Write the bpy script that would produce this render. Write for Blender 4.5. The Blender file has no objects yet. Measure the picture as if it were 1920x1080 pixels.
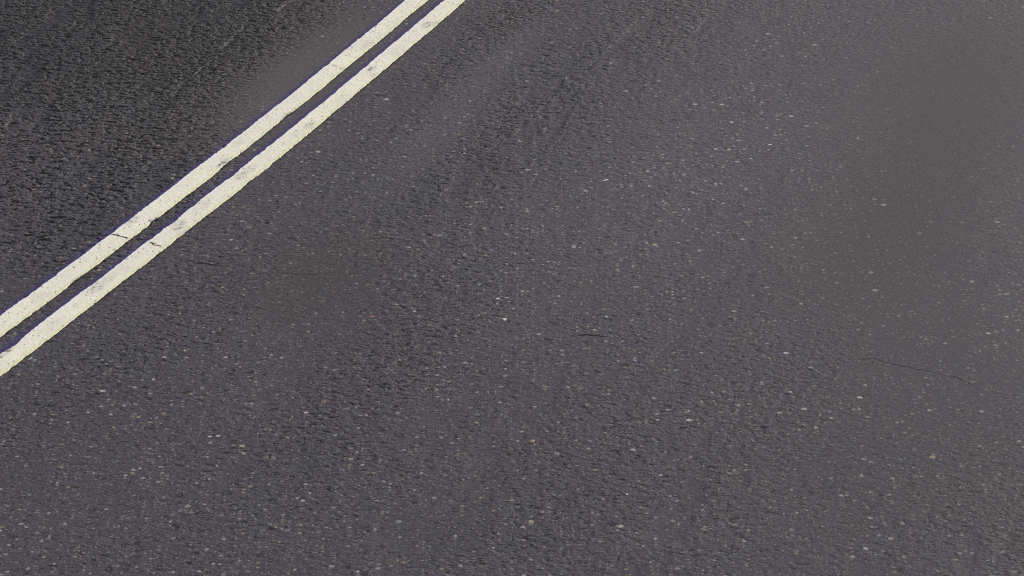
import bpy, math, random
import numpy as np
random.seed(7); np.random.seed(7)
sc = bpy.context.scene
col = sc.collection
R = math.radians

# ------------------------------------------------------------------ camera
H, PITCH, F = 5.0, R(38), 3550.0            # height above the road, look-down angle, focal length in 1920-px units
cam = bpy.data.cameras.new('camera'); camo = bpy.data.objects.new('camera', cam); col.objects.link(camo)
camo.location = (0, 0, H); camo.rotation_euler = (math.pi/2 - PITCH, 0, 0)
cam.sensor_width = 36.0; cam.lens = F/1920*36.0; cam.clip_end = 2000; cam.clip_start = .05
sc.camera = camo

def ground(px, py):
    """where a sight line meets the road surface (metres)"""
    dx = (px-960)/F; dy = -(py-540)/F
    fy, fz, uy, uz = math.cos(PITCH), -math.sin(PITCH), math.sin(PITCH), math.cos(PITCH)
    t = -H/(fz+dy*uz)
    return np.array([dx*t, (fy+dy*uy)*t])

# road frame: s runs along the centre marking, t across it (t = 0 on the reference curve)
TH = R(59.37); SX, SY = math.cos(TH), math.sin(TH); B1, C1 = -.13039, .011262
def st(x, y):
    s = x*SX+y*SY; n = -x*SY+y*SX
    return s, n-(B1*s+C1*s*s)
def xy(s, t):
    n = t+B1*s+C1*s*s
    return s*SX-n*SY, s*SY+n*SX
A1, A0, B_1, B_0 = 5.365, 5.265, 5.187, 5.089   # far line edges, near line edges

# ------------------------------------------------------------------ node helpers
class NT:
    def __init__(self, name):
        self.m = bpy.data.materials.new(name); self.m.use_nodes = True
        self.t = self.m.node_tree; self.t.nodes.clear()
        self.out = self.t.nodes.new('ShaderNodeOutputMaterial')
    def n(self, kind, **kw):
        nd = self.t.nodes.new(kind)
        for k, v in kw.items(): setattr(nd, k, v)
        return nd
    def put(self, sock, v):
        if isinstance(v, bpy.types.NodeSocket): self.t.links.new(v, sock)
        elif isinstance(v, (tuple, list)) and len(v) == 3 and sock.type == 'RGBA': sock.default_value = (*v, 1)
        else: sock.default_value = v
    def math(self, op, a, b=0.0, c=0.0, clamp=False):
        nd = self.n('ShaderNodeMath', operation=op); nd.use_clamp = clamp
        self.put(nd.inputs[0], a); self.put(nd.inputs[1], b); self.put(nd.inputs[2], c)
        return nd.outputs[0]
    def ramp(self, v, a, b, lo=0.0, hi=1.0, smooth=True):
        nd = self.n('ShaderNodeMapRange'); nd.interpolation_type = 'SMOOTHSTEP' if smooth else 'LINEAR'; nd.clamp = True
        self.put(nd.inputs[0], v); self.put(nd.inputs[1], a); self.put(nd.inputs[2], b); self.put(nd.inputs[3], lo); self.put(nd.inputs[4], hi)
        return nd.outputs[0]
    def mix(self, f, a, b, blend='MIX'):
        nd = self.n('ShaderNodeMix', data_type='RGBA', blend_type=blend)
        self.put(nd.inputs[0], f); self.put(nd.inputs[6], a); self.put(nd.inputs[7], b)
        return nd.outputs[2]
    def noise(self, vec, scale, detail=2.0, rough=.5, dist=0.0):
        nd = self.n('ShaderNodeTexNoise', noise_dimensions='3D')
        self.put(nd.inputs['Vector'], vec); self.put(nd.inputs['Scale'], scale); self.put(nd.inputs['Detail'], detail)
        self.put(nd.inputs['Roughness'], rough); self.put(nd.inputs['Distortion'], dist)
        return nd.outputs[0]
    def voro(self, vec, scale, feature='F1', rnd=1.0):
        nd = self.n('ShaderNodeTexVoronoi', voronoi_dimensions='2D', feature=feature)
        self.put(nd.inputs['Vector'], vec); self.put(nd.inputs['Scale'], scale); self.put(nd.inputs['Randomness'], rnd)
        return nd
    def attr(self, name):
        nd = self.n('ShaderNodeAttribute'); nd.attribute_type = 'GEOMETRY'; nd.attribute_name = name
        return nd.outputs['Fac']
    def comb(self, x, y, z=0.0):
        nd = self.n('ShaderNodeCombineXYZ'); self.put(nd.inputs[0], x); self.put(nd.inputs[1], y); self.put(nd.inputs[2], z)
        return nd.outputs[0]
    def vscale(self, v, s):
        nd = self.n('ShaderNodeVectorMath', operation='MULTIPLY'); self.put(nd.inputs[0], v); nd.inputs[1].default_value = s
        return nd.outputs[0]
    def vadd(self, v, s):
        nd = self.n('ShaderNodeVectorMath', operation='ADD'); self.put(nd.inputs[0], v)
        self.put(nd.inputs[1], s)
        return nd.outputs[0]

def road_coords(k):
    P = k.n('ShaderNodeNewGeometry').outputs['Position']
    sep = k.n('ShaderNodeSeparateXYZ'); k.put(sep.inputs[0], P); x, y = sep.outputs[0], sep.outputs[1]
    s = k.math('ADD', k.math('MULTIPLY', x, SX), k.math('MULTIPLY', y, SY))
    n = k.math('ADD', k.math('MULTIPLY', x, -SY), k.math('MULTIPLY', y, SX))
    q = k.math('ADD', k.math('MULTIPLY', s, B1), k.math('MULTIPLY', k.math('MULTIPLY', s, s), C1))
    return P, s, k.math('SUBTRACT', n, q)

def asphalt_parts(k, P, s, t, dark, smooth, chips):
    """colour, roughness and height of wet worn asphalt; dark / smooth / chips are 0..1 sockets or numbers"""
    st_long = k.comb(k.math('MULTIPLY', s, .75), k.math('MULTIPLY', t, 1.9))
    # thin standing film of water in the low streaks of the wheel tracks
    film = k.ramp(k.noise(st_long, 2.1, 3, .6, .4), .50, .66)
    film2 = k.math('MAXIMUM', k.math('MULTIPLY', film, .55), smooth)
    # wobble the lookup so that grains are irregular; grains lie flat and long across the rolling direction
    nw = k.n('ShaderNodeTexNoise'); k.put(nw.inputs['Vector'], P); nw.inputs['Scale'].default_value = 60; nw.inputs['Detail'].default_value = 2
    wob = k.vscale(k.vadd(nw.outputs['Color'], (-.5, -.5, -.5)), (.016, .012, 0))
    Pw = k.vscale(k.vadd(P, wob), (.66, 1, 1)); Pg = k.vscale(P, (.55, 1.0, 1))
    va = k.voro(Pw, 66); vb = k.voro(Pw, 118); ve = k.voro(k.vadd(Pw, (3.3, 1.7, 0)), 46)
    n1 = k.noise(Pg, 62, 2, .55, .6); n2 = k.noise(Pg, 130, 2, .6); n0 = k.noise(P, 15, 2, .5)
    h = k.math('ADD', k.math('MULTIPLY', k.math('SUBTRACT', 1.0, va.outputs['Distance']), .35), k.math('MULTIPLY', n1, 2.4))
    h = k.math('ADD', h, k.math('MULTIPLY', n2, .55))
    h = k.math('ADD', h, k.math('MULTIPLY', n0, .5))      # mean about 2.0
    n3 = k.noise(k.vscale(P, (.54, 1.0, 1)), 52, 2, .5, .5)
    h = k.math('ADD', h, k.math('MULTIPLY', k.math('MULTIPLY', k.math('SUBTRACT', n3, .5), 3.2), k.ramp(dark, .08, .6)))
    cav = k.ramp(h, k.ramp(dark, .1, .8, 1.50, 1.52, False), k.ramp(dark, .1, .8, 1.76, 1.80, False))                      # 0 in the pits, 1 on the crowns of the grains
    rough_amt = k.math('SUBTRACT', 1.0, k.math('MULTIPLY', film2, .93))
    # binder and aggregate colours
    hue = k.noise(P, 1.9, 3, .6)
    hue2 = k.noise(P, 7.0, 3, .6)
    base = k.mix(k.ramp(hue, .38, .62), (.0825, .0735, .0880), (.0765, .0730, .0895))
    base = k.mix(k.ramp(hue2, .50, .72, 0, .55), base, (.089, .077, .089))
    grain = k.ramp(vb.outputs['Distance'], .05, .6, 1.12, .86)
    base = k.mix(1.0, base, k.comb(grain, grain, grain), 'MULTIPLY')
    cavk = k.ramp(cav, 0, 1, k.ramp(dark, .08, .5, .52, .06, False), k.ramp(dark, .1, .9, 1.03, 1.2, False), False)
    cavk = k.math('ADD', k.math('MULTIPLY', k.math('SUBTRACT', cavk, 1.0), rough_amt), 1.0)
    base = k.mix(1.0, base, k.comb(cavk, cavk, cavk), 'MULTIPLY')  # relief shade painted over the dark binder: pits darker, crowns lighter
    # scattered pale and tinted stone chips ground flush by traffic
    def chipset(v, frac, lo, hi, power):
        sepc = k.n('ShaderNodeSeparateColor'); k.put(sepc.inputs[0], v.outputs['Color'])
        r, g, b = sepc.outputs
        pick = k.ramp(r, 1-frac, 1-frac*.8)
        size = k.math('MULTIPLY_ADD', g, .24, .15)
        shape = k.ramp(v.outputs['Distance'], k.math('MULTIPLY', size, .8), k.math('MULTIPLY', size, 1.15), 1, 0)
        cr = k.n('ShaderNodeValToRGB'); k.put(cr.inputs[0], b); e = cr.color_ramp; e.interpolation = 'CONSTANT'
        e.elements[0].position = 0; e.elements[0].color = (lo, lo*.94, lo*.97, 1)
        e.elements[1].position = .42; e.elements[1].color = (hi*.95, hi*.90, hi*.84, 1)
        for pos, c in ((.60, (hi*.88, hi*.75, hi*.52)), (.74, (lo*.9, lo*1.0, lo*1.12)), (.88, (hi*.62, hi*.42, hi*.33)), (.93, (hi*1.25, hi*1.25, hi*1.22))):
            q = e.elements.new(pos); q.color = (*c, 1)
        return k.math('MULTIPLY', k.math('MULTIPLY', pick, shape), k.math('MULTIPLY', chips, power), clamp=True), cr.outputs[0]
    f1, c1 = chipset(vb, .40, .140, .215, .85)
    f2, c2 = chipset(va, .17, .17, .31, .9)
    f3, c3 = chipset(ve, .017, .28, .48, .9)
    base = k.mix(f1, base, c1); base = k.mix(f2, base, c2); base = k.mix(f3, base, c3)
    chipm = k.math('MAXIMUM', k.math('MAXIMUM', f1, f2), f3)
    # dark zones: reflected dark surroundings and rough wheel bands painted into the colour
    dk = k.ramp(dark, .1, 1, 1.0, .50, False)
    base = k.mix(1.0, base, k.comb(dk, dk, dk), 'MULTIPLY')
    # relief: rounded crowns with narrow pits, smooth at the scale of single grains
    rel = k.math('MULTIPLY_ADD', n3, 2.6, k.math('MULTIPLY', n1, 1.0))
    rel = k.math('SMOOTH_MIN', rel, 2.15, .5)
    height = k.math('MULTIPLY', k.math('ADD', rel, k.math('MULTIPLY', chipm, .15)), rough_amt)
    rough = k.math('MULTIPLY', k.ramp(film2, 0, 1, .60, .68, False), k.ramp(dark, .1, .8, 1.0, .80, False))
    return base, rough, height, film2

def finish(k, base, rough, height, dist, spec=.5):
    bp = k.n('ShaderNodeBump'); bp.inputs['Strength'].default_value = 1.0
    k.put(bp.inputs['Distance'], dist); k.put(bp.inputs['Height'], height)
    b = k.n('ShaderNodeBsdfPrincipled')
    k.put(b.inputs['Base Color'], base); k.put(b.inputs['Roughness'], rough); k.put(b.inputs['Normal'], bp.outputs[0])
    k.put(b.inputs['Specular IOR Level'], spec)
    return b

# ------------------------------------------------------------------ asphalt
def make_asphalt():
    k = NT('wet_asphalt'); P, s, t = road_coords(k)
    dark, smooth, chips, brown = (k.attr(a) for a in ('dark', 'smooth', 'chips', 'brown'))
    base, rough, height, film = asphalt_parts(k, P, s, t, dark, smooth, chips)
    gain = k.attr('gain')
    base = k.mix(1.0, base, k.comb(gain, gain, gain), 'MULTIPLY')
    base = k.mix(k.math('MULTIPLY', brown, .8), base, k.mix(1.0, base, (1.03, 1.01, .87), 'MULTIPLY'))
    # blue-violet lens fringe painted into the colour along the far edge of each line
    edge = k.math('MULTIPLY', k.math('SUBTRACT', k.noise(P, 60, 2), .5), .010)
    te = k.math('ADD', t, edge)
    f = None
    for e1 in (A1, B_1):
        g = k.math('MULTIPLY', k.ramp(te, e1-.012, e1-.002), k.ramp(te, e1+.006, e1+.036, 1, 0))
        f = g if f is None else k.math('MAXIMUM', f, g)
    base = k.mix(k.math('MULTIPLY', f, .75), base, (.052, .042, .175))
    # dark sharpening outline painted into the colour along the near edge of each line
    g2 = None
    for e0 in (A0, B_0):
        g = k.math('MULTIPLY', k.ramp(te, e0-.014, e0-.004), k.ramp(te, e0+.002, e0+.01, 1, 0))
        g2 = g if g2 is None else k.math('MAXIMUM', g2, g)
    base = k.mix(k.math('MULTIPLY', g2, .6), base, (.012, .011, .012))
    spec = k.ramp(dark, .1, .8, .22, .30, False)
    dist = k.ramp(dark, .1, .8, .0018, .0130, False)
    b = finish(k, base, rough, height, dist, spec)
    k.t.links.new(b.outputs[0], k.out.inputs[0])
    return k.m

# ------------------------------------------------------------------ line paint
def make_paint(name, e0, e1, seed, wears):
    k = NT(name); P, s, t = road_coords(k)
    Ps = k.vadd(P, (seed*3.1, seed*1.7, 0))
    ab, ar, ah, _ = asphalt_parts(k, P, s, t, 0.25, 0.0, .8)
    cl = k.noise(Ps, 5.5, 3, .6)
    c = k.mix(k.ramp(cl, .35, .65), (.96, .925, .765), (.90, .865, .745))
    c = k.mix(k.ramp(k.noise(Ps, 17, 4, .65), .52, .75, 0, .5), c, (.60, .57, .52))
    # broken, slightly yellow lens fringe painted on the near edge, whiter far edge
    ed = k.math('ADD', t, k.math('MULTIPLY', k.math('SUBTRACT', k.noise(Ps, 45, 2), .5), .012))
    c = k.mix(k.ramp(ed, e0+.004, e0+.020, .8, 0), c, (.84, .81, .48))
    c = k.mix(k.ramp(ed, e1-.020, e1-.004, 0, .9), c, (.92, .90, .92))
    # fine pits where the coarse asphalt texture reads through the paint
    nw = k.n('ShaderNodeTexNoise'); k.put(nw.inputs['Vector'], Ps); nw.inputs['Scale'].default_value = 50
    wv = k.vadd(Ps, k.vscale(nw.outputs['Color'], (.02, .02, 0)))
    v = k.voro(wv, 46); sepc = k.n('ShaderNodeSeparateColor'); k.put(sepc.inputs[0], v.outputs['Color'])
    dens = k.ramp(k.noise(Ps, 7, 2), .4, .7, .04, .26)
    pit = k.math('MULTIPLY', k.math('LESS_THAN', sepc.outputs[0], dens), k.ramp(v.outputs['Distance'], .12, .30, 1, 0))
    c = k.mix(k.math('MULTIPLY', pit, .45), c, (.20, .18, .185))
    gr = k.noise(Ps, 150, 2, .6)
    c = k.mix(1.0, c, k.comb(*[k.ramp(gr, .3, .7, .94, 1.04)]*3), 'MULTIPLY')
    # worn places: centres (s, t, radius along, radius across, depth)
    w = None
    for (ws, wt, rs, rt, a) in wears:
        ds = k.math('DIVIDE', k.math('SUBTRACT', s, ws), rs); dt = k.math('DIVIDE', k.math('SUBTRACT', t, wt), rt)
        d = k.math('ADD', k.math('MULTIPLY', ds, ds), k.math('MULTIPLY', dt, dt))
        g = k.math('MULTIPLY', k.ramp(d, .1, 1.3, 1, 0), a)
        w = g if w is None else k.math('MAXIMUM', w, g)
    wn = k.noise(k.vscale(Ps, (.55, 1, 1)), 70, 3, .65)
    thr = k.math('MULTIPLY_ADD', w, -.28, .80)
    mask = k.ramp(wn, thr, k.math('ADD', thr, .07))
    c = k.mix(k.math('MULTIPLY', w, .34), c, (.45, .43, .42))
    hh = k.math('ADD', k.math('MULTIPLY', k.noise(Ps, 60, 3, .6), 1.2), k.math('MULTIPLY', pit, -.6))
    b = finish(k, c, .45, hh, .0016, .45)
    b2 = finish(k, k.mix(1.0, ab, (.75, .75, .8), 'MULTIPLY'), ar, ah, .004)
    ms = k.n('ShaderNodeMixShader'); k.put(ms.inputs[0], k.math('MULTIPLY', mask, .70))
    k.t.links.new(b.outputs[0], ms.inputs[1]); k.t.links.new(b2.outputs[0], ms.inputs[2])
    k.t.links.new(ms.outputs[0], k.out.inputs[0])
    return k.m

def link(name, verts, faces, mat, parent=None):
    me = bpy.data.meshes.new(name); me.from_pydata(verts, [], faces); me.update()
    o = bpy.data.objects.new(name, me); col.objects.link(o); me.materials.append(mat)
    if parent: o.parent = parent
    return o

# ------------------------------------------------------------------ the road sheet
def axis(a, b, step, far):
    c = list(np.arange(a, b+1e-6, step)); lo, hi = [], []
    d = step; x = a
    while x > -far: d *= 1.35; x -= d; lo.append(x)
    d = step; x = c[-1]
    while x < far: d *= 1.35; x += d; hi.append(x)
    return np.array(lo[::-1]+c+hi)
X = axis(-5, 5, .045, 600); Y = axis(2.5, 12.5, .045, 600)
gx, gy = np.meshgrid(X, Y); nx, ny = len(X), len(Y)
pts = np.stack([gx.ravel(), gy.ravel(), np.zeros(nx*ny)], 1)
idx = np.arange(nx*ny).reshape(ny, nx)
quads = np.stack([idx[:-1, :-1], idx[:-1, 1:], idx[1:, 1:], idx[1:, :-1]], -1).reshape(-1, 4)
asph = make_asphalt()
road = link('road', pts.tolist(), quads.tolist(), asph)
road['kind'] = 'structure'; road['label'] = 'dark wet asphalt road surface with scattered pale stone chips'

# patches of the surface: centre and half-axes read off the photograph, kept as places on the ground
S_, T_ = st(gx.ravel(), gy.ravel())
def patch(px, py, along, across, turn=0.0, power=1.0):
    """soft elliptical patch; half axes in metres, turned from the road direction"""
    c = ground(px, py); a = TH+R(turn); dx, dy = gx.ravel()-c[0], gy.ravel()-c[1]
    u = (dx*math.cos(a)+dy*math.sin(a))/along; v = (-dx*math.sin(a)+dy*math.cos(a))/across
    return power*np.exp(-(u*u+v*v))
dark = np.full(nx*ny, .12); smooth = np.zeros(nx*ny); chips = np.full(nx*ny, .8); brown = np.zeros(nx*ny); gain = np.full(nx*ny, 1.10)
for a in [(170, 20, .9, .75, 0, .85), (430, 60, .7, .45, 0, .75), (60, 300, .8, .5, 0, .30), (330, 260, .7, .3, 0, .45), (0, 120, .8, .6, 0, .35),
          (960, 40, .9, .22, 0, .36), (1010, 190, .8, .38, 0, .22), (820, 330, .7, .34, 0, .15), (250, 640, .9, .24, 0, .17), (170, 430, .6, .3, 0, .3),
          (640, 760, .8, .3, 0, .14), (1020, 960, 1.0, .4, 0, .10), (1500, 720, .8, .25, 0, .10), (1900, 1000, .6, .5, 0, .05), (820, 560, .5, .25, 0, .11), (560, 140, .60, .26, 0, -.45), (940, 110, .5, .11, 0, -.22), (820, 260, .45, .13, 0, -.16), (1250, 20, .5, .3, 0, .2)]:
    dark += patch(*a)  # upper-left patches stand for dark surroundings reflected in the wet road
for a in [(580, 145, .60, .24, 0, .75), (500, 150, .6, .16, 0, .35), (590, 520, .26, .20, 0, .70), (650, 600, .35, .16, 0, .5), (1800, 120, .8, .45, -15, .64), (1700, 340, .8, .40, 0, .52),
          (1740, 600, .5, .6, 0, .65), (1660, 470, .5, .4, 0, .5), (1800, 740, .6, .4, 0, .45), (20, 535, .16, .10, 0, .7), (940, 110, .55, .12, 0, .55), (820, 260, .5, .14, 0, .45), (1500, 250, .8, .35, 0, .28),
          (60, 900, .5, .4, 0, .25), (1560, 900, .5, .35, 0, .3), (1900, 300, .7, .5, 0, .4)]:
    smooth += patch(*a)
for a in [(200, 30, 1.2, .9, 0, -.55), (1800, 160, 1.1, .7, 0, -.72), (1700, 450, .9, .5, 0, -.22), (590, 150, .5, .3, 0, -.5), (590, 540, .3, .25, 0, -.4), (1100, 130, .9, .5, 0, -.35),
          (250, 900, .9, .8, 0, .25), (1000, 560, 1.0, .6, 0, .15), (1400, 250, .7, .5, 0, .2)]:
    chips += patch(*a)
chips *= .92
for a in [(560, 140, .6, .3, 0, 1.0), (590, 520, .35, .25, 0, .8), (1800, 150, .7, .35, 0, .8), (1700, 350, .8, .3, 0, .7), (1600, 480, .4, .3, 0, .5), (350, 120, .9, .6, 0, .5)]:
    brown += patch(*a)
for a in [(1400, 250, 1.2, .8, 0, .12), (1800, 120, 1.0, .7, 0, -.08), (1700, 350, .7, .35, 0, -.09), (560, 140, .65, .24, 0, .28), (940, 110, .55, .12, 0, .22), (820, 260, .5, .14, 0, .18), (150, 230, .9, .4, 0, .10), (590, 530, .4, .3, 0, -.09), (1750, 560, 1.0, .7, 0, -.05), (900, 760, 1.0, .7, 0, -.05), (1100, 420, .8, .4, 0, .08), (160, 930, .9, .6, 0, -.02), (1850, 980, .9, .7, 0, -.16), (1350, 1000, .9, .6, 0, -.05)]:
    gain += patch(*a)
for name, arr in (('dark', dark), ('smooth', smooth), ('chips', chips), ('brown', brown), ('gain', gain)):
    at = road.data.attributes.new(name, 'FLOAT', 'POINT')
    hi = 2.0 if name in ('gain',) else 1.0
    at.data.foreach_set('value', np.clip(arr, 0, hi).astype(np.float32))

# ------------------------------------------------------------------ the two painted lines
def fbm(x, seed, octaves=4):
    r = np.random.RandomState(seed); out = np.zeros_like(x); a = 1.0; f = 1.0
    for _ in range(octaves):
        tab = r.uniform(-1, 1, 4096); q = x*f+500; i = np.floor(q).astype(int); w = q-i; w = w*w*(3-2*w)
        out += a*(tab[i % 4096]*(1-w)+tab[(i+1) % 4096]*w); a *= .55; f *= 2.1
    return out
def dent(sv, px, py, width, depth):
    s0, _ = st(*ground(px, py)); return depth*np.exp(-((sv-s0)/width)**2)
def line(name, e0, e1, seed, mat, lowdents=(), highdents=()):
    sv = np.concatenate([np.arange(-20, 3.4, .1), np.arange(3.4, 8.4, .004), np.arange(8.4, 45, .1)])
    lo = e0+fbm(sv/.05, seed)*.0016+fbm(sv/.35, seed+1, 2)*.0022
    hi = e1+fbm(sv/.05, seed+2)*.0016+fbm(sv/.35, seed+3, 2)*.0022
    jag = 1+1.2*np.clip(fbm(sv/.25, seed+5, 2), 0, 1)
    lo += fbm(sv/.014, seed+6, 2)*.0011*jag; hi += fbm(sv/.014, seed+7, 2)*.0012*jag
    for d in lowdents: lo += dent(sv, *d)
    for d in highdents: hi -= dent(sv, *d)
    V, Fc = [], []; zt = .0032
    for i, s_ in enumerate(sv):
        m = [lo[i]-.0012, lo[i]+.0012, (lo[i]*2+hi[i])/3, (lo[i]+hi[i]*2)/3, hi[i]-.0012, hi[i]+.0012]
        zs = [.0004, zt, zt+.0003, zt+.0003, zt, .0004]
        for t_, z in zip(m, zs): x, y = xy(s_, t_); V.append((x, y, z))
    for i in range(len(sv)-1):
        for j in range(5): a = i*6+j; Fc.append((a, a+1, a+7, a+6)[::-1])
    return link(name, V, Fc, mat)
def wear(px, py, rs, rt, a):
    s_, t_ = st(*ground(px, py)); return (float(s_), float(t_), rs, rt, a)
WA = [wear(285, 414, .03, .02, 1.0), wear(247, 415, .05, .03, .75), wear(140, 526, .05, .012, .95), wear(417, 307, .06, .016, 1.15), wear(536, 218, .05, .015, 1.1), wear(553, 206, .05, .015, .6), wear(627, 124, .012, .02, 1.25), wear(643, 129, .02, .022, .9),
      wear(75, 560, .06, .03, .45), wear(690, 84, .05, .03, .55), wear(735, 45, .08, .04, .4), wear(445, 270, .05, .03, .5), wear(655, 92, .08, .03, .45)]
WB = [wear(335, 424, .06, .035, .95), wear(345, 437, .05, .03, .7), wear(180, 540, .06, .035, .9), wear(205, 523, .08, .03, .7), wear(10, 662, .07, .02, 1.05), wear(452, 331, .05, .03, 1.0), wear(470, 318, .06, .03, .7), wear(580, 236, .05, .03, .9), wear(560, 250, .04, .03, .5),
      wear(697, 130, .05, .025, .95), wear(700, 142, .03, .02, 1.0), wear(800, 48, .05, .03, .95), wear(815, 45, .04, .02, .8), wear(380, 385, .08, .03, .5), wear(100, 610, .07, .03, .45), wear(640, 190, .07, .04, .5), wear(745, 95, .07, .04, .5), wear(235, 505, .03, .04, .6)]
far = line('road_line', A0, A1, 11, make_paint('far_line_paint', A0, A1, 1.3, WA),
           lowdents=[(417, 307, .05, .010), (536, 220, .04, .009), (140, 527, .05, .008), (285, 413, .025, .008), (768, 35, .05, .006)], highdents=[(625, 123, .02, .004), (420, 277, .02, .003)])
near = line('road_line', B_0, B_1, 31, make_paint('near_line_paint', B_0, B_1, 4.7, WB),
            lowdents=[(330, 447, .03, .004), (475, 345, .03, .004)], highdents=[(325, 415, .04, .007), (25, 645, .05, .012), (440, 330, .04, .006), (180, 528, .05, .004), (290, 440, .02, .004)])
far['label'] = 'cream white road line, the far one of the pair, nicked along its near edge'
near['label'] = 'cream white road line, the near one of the pair, with grey scuffed patches'
for o in (far, near):
    o['category'] = 'road marking'; o['group'] = 'double centre lines'

# ------------------------------------------------------------------ cracks
def crack_mat():
    k = NT('crack_shadow'); P, s, t = road_coords(k)
    n = k.noise(P, 90, 2)
    c = k.mix(k.ramp(n, .4, .6), (.018, .016, .018), (.060, .055, .060))
    b = finish(k, c, .85, n, .002, .15); k.t.links.new(b.outputs[0], k.out.inputs[0])
    return k.m
CM = crack_mat()
def crack(pxs, width, z, seed, parent):
    r = random.Random(seed); P2 = [ground(*p) for p in pxs]; pts_ = []
    for a, b in zip(P2[:-1], P2[1:]):
        L = float(np.linalg.norm(b-a)); n = max(2, int(L/.009))
        for i in range(n): pts_.append(a+(b-a)*i/n)
    pts_.append(P2[-1]); off = 0; V, Fc = [], []; N = len(pts_)
    for i, p in enumerate(pts_):
        q = pts_[min(i+1, N-1)]-pts_[max(i-1, 0)]; q = q/np.linalg.norm(q); nn = np.array([-q[1], q[0]])
        off = off*.75+r.uniform(-.0035, .0035); e = min(1, 4*min(i, N-1-i)/N+.1)
        w = width*e*r.uniform(.35, 1.25)
        for sgn in (-1, 1):
            c = p+nn*(off*e+sgn*w/2); V.append((c[0], c[1], z))
    for i in range(N-1): a = i*2; Fc.append((a, a+2, a+3, a+1))
    return link('crack', V, Fc, CM, parent)
crack([(143, 436), (165, 441), (190, 441), (205, 441)], .0080, .0012, 1, road)
crack([(205, 440), (213, 441), (222, 444), (232, 446), (243, 449)], .0058, .0048, 2, far)
crack([(214, 442), (219, 439), (225, 444)], .004, .0048, 8, far)
crack([(279, 455), (285, 457), (292, 460), (307, 465)], .0045, .0048, 3, near)
crack([(281, 455), (290, 456), (296, 461)], .004, .0048, 9, near)
crack([(345, 488), (375, 493), (400, 497), (420, 498)], .0055, .0012, 4, road)
crack([(520, 510), (560, 515), (620, 513)], .0022, .0012, 5, road)
crack([(1072, 628), (1100, 627), (1112, 629), (1140, 632)], .0055, .0012, 6, road)
crack([(1592, 664), (1620, 671), (1645, 673), (1660, 679), (1690, 686), (1725, 693), (1770, 702)], .0023, .0012, 7, road)
crack([(1770, 702), (1800, 708), (1835, 728)], .002, .0012, 12, road)

# ------------------------------------------------------------------ loose stones lying on the surface
def stone_mat(name, c):
    k = NT(name); P = k.n('ShaderNodeNewGeometry').outputs['Position']
    n = k.noise(P, 260, 3, .6); cc = k.mix(k.ramp(n, .35, .65), tuple(v*.72 for v in c), c)
    b = finish(k, cc, .6, n, .001, .3); k.t.links.new(b.outputs[0], k.out.inputs[0]); return k.m
def pebble(px, py, w, l, hgt, turn, c, seed, label):
    rr = random.Random(seed); p = ground(px, py); bm_v, bm_f = [], []; nu, nv = 9, 5
    prof = [rr.uniform(.78, 1.18) for _ in range(nu)]
    for j in range(nv):
        a = j/(nv-1)*math.pi/2; cr, z = math.cos(a)**.7 if j < nv-1 else .0, math.sin(a)
        for i in range(nu):
            b = 2*math.pi*(i+.3*j)/nu; q = prof[i]*(1+rr.uniform(-.06, .06))
            bm_v.append((cr*q*math.cos(b)*w/2, cr*q*math.sin(b)*l/2, z*hgt*(1+.15*math.cos(b+seed))-.001))
    for j in range(nv-1):
        for i in range(nu): bm_f.append((j*nu+i, j*nu+(i+1) % nu, (j+1)*nu+(i+1) % nu, (j+1)*nu+i))
    o = link('pebble', bm_v, bm_f, stone_mat('pebble_stone', c)); o.location = (p[0], p[1], .0005); o.rotation_euler = (0, 0, turn)
    o['label'] = label; o['category'] = 'pebble'; o['group'] = 'loose stones on the road'
    return o
pebble(1136, 595, .019, .017, .006, .3, (.44, .45, .47), 1, 'rounded bluish white pebble just right of the middle of the road surface')
pebble(997, 828, .026, .020, .005, .5, (.38, .27, .19), 2, 'orange tan stone fragment lying alone low in the centre of the road')
pebble(346, 658, .017, .016, .005, 1.1, (.46, .44, .30), 3, 'cream yellow pebble closest to the lower end of the double line')
pebble(964, 476, .015, .013, .005, .2, (.46, .49, .47), 4, 'pale greenish white pebble just above the centre of the picture')
pebble(1461, 775, .024, .013, .005, .25, (.50, .49, .45), 5, 'elongated white pebble in the lower right part of the road')
pebble(1480, 736, .021, .014, .005, .2, (.46, .45, .42), 6, 'whitish pebble slightly above the elongated white one at lower right')
pebble(840, 751, .016, .014, .005, .9, (.55, .55, .53), 7, 'bright white round pebble left of the orange tan fragment')

# ------------------------------------------------------------------ light
SUN_EL, SUN_AZ = R(29), R(48)       # behind thin cloud, beyond the top of the frame
w = bpy.data.worlds.new('World'); sc.world = w; w.use_nodes = True; nt = w.node_tree
bg = nt.nodes['Background']; sky = nt.nodes.new('ShaderNodeTexSky'); sky.sky_type = 'NISHITA'; sky.sun_disc = False
sky.sun_elevation = SUN_EL; sky.sun_rotation = SUN_AZ; sky.air_density = 1.0; sky.dust_density = 5.0
hs = nt.nodes.new('ShaderNodeHueSaturation'); hs.inputs['Saturation'].default_value = .30
nt.links.new(sky.outputs[0], hs.inputs['Color']); nt.links.new(hs.outputs[0], bg.inputs[0]); bg.inputs[1].default_value = .10
sun = bpy.data.lights.new('sun', 'SUN'); sun.energy = 2.0; sun.angle = R(10); sun.color = (1, .965, .92)
so = bpy.data.objects.new('sun', sun); col.objects.link(so)
so.rotation_euler = (math.pi/2-SUN_EL, 0, math.pi-SUN_AZ)

sc.view_settings.view_transform = 'Standard'; sc.view_settings.look = 'None'; sc.view_settings.exposure = 0
sc.render.engine = 'CYCLES'; sc.cycles.use_denoising = False; sc.cycles.pixel_filter_type = 'BLACKMAN_HARRIS'; sc.cycles.filter_width = 1.1
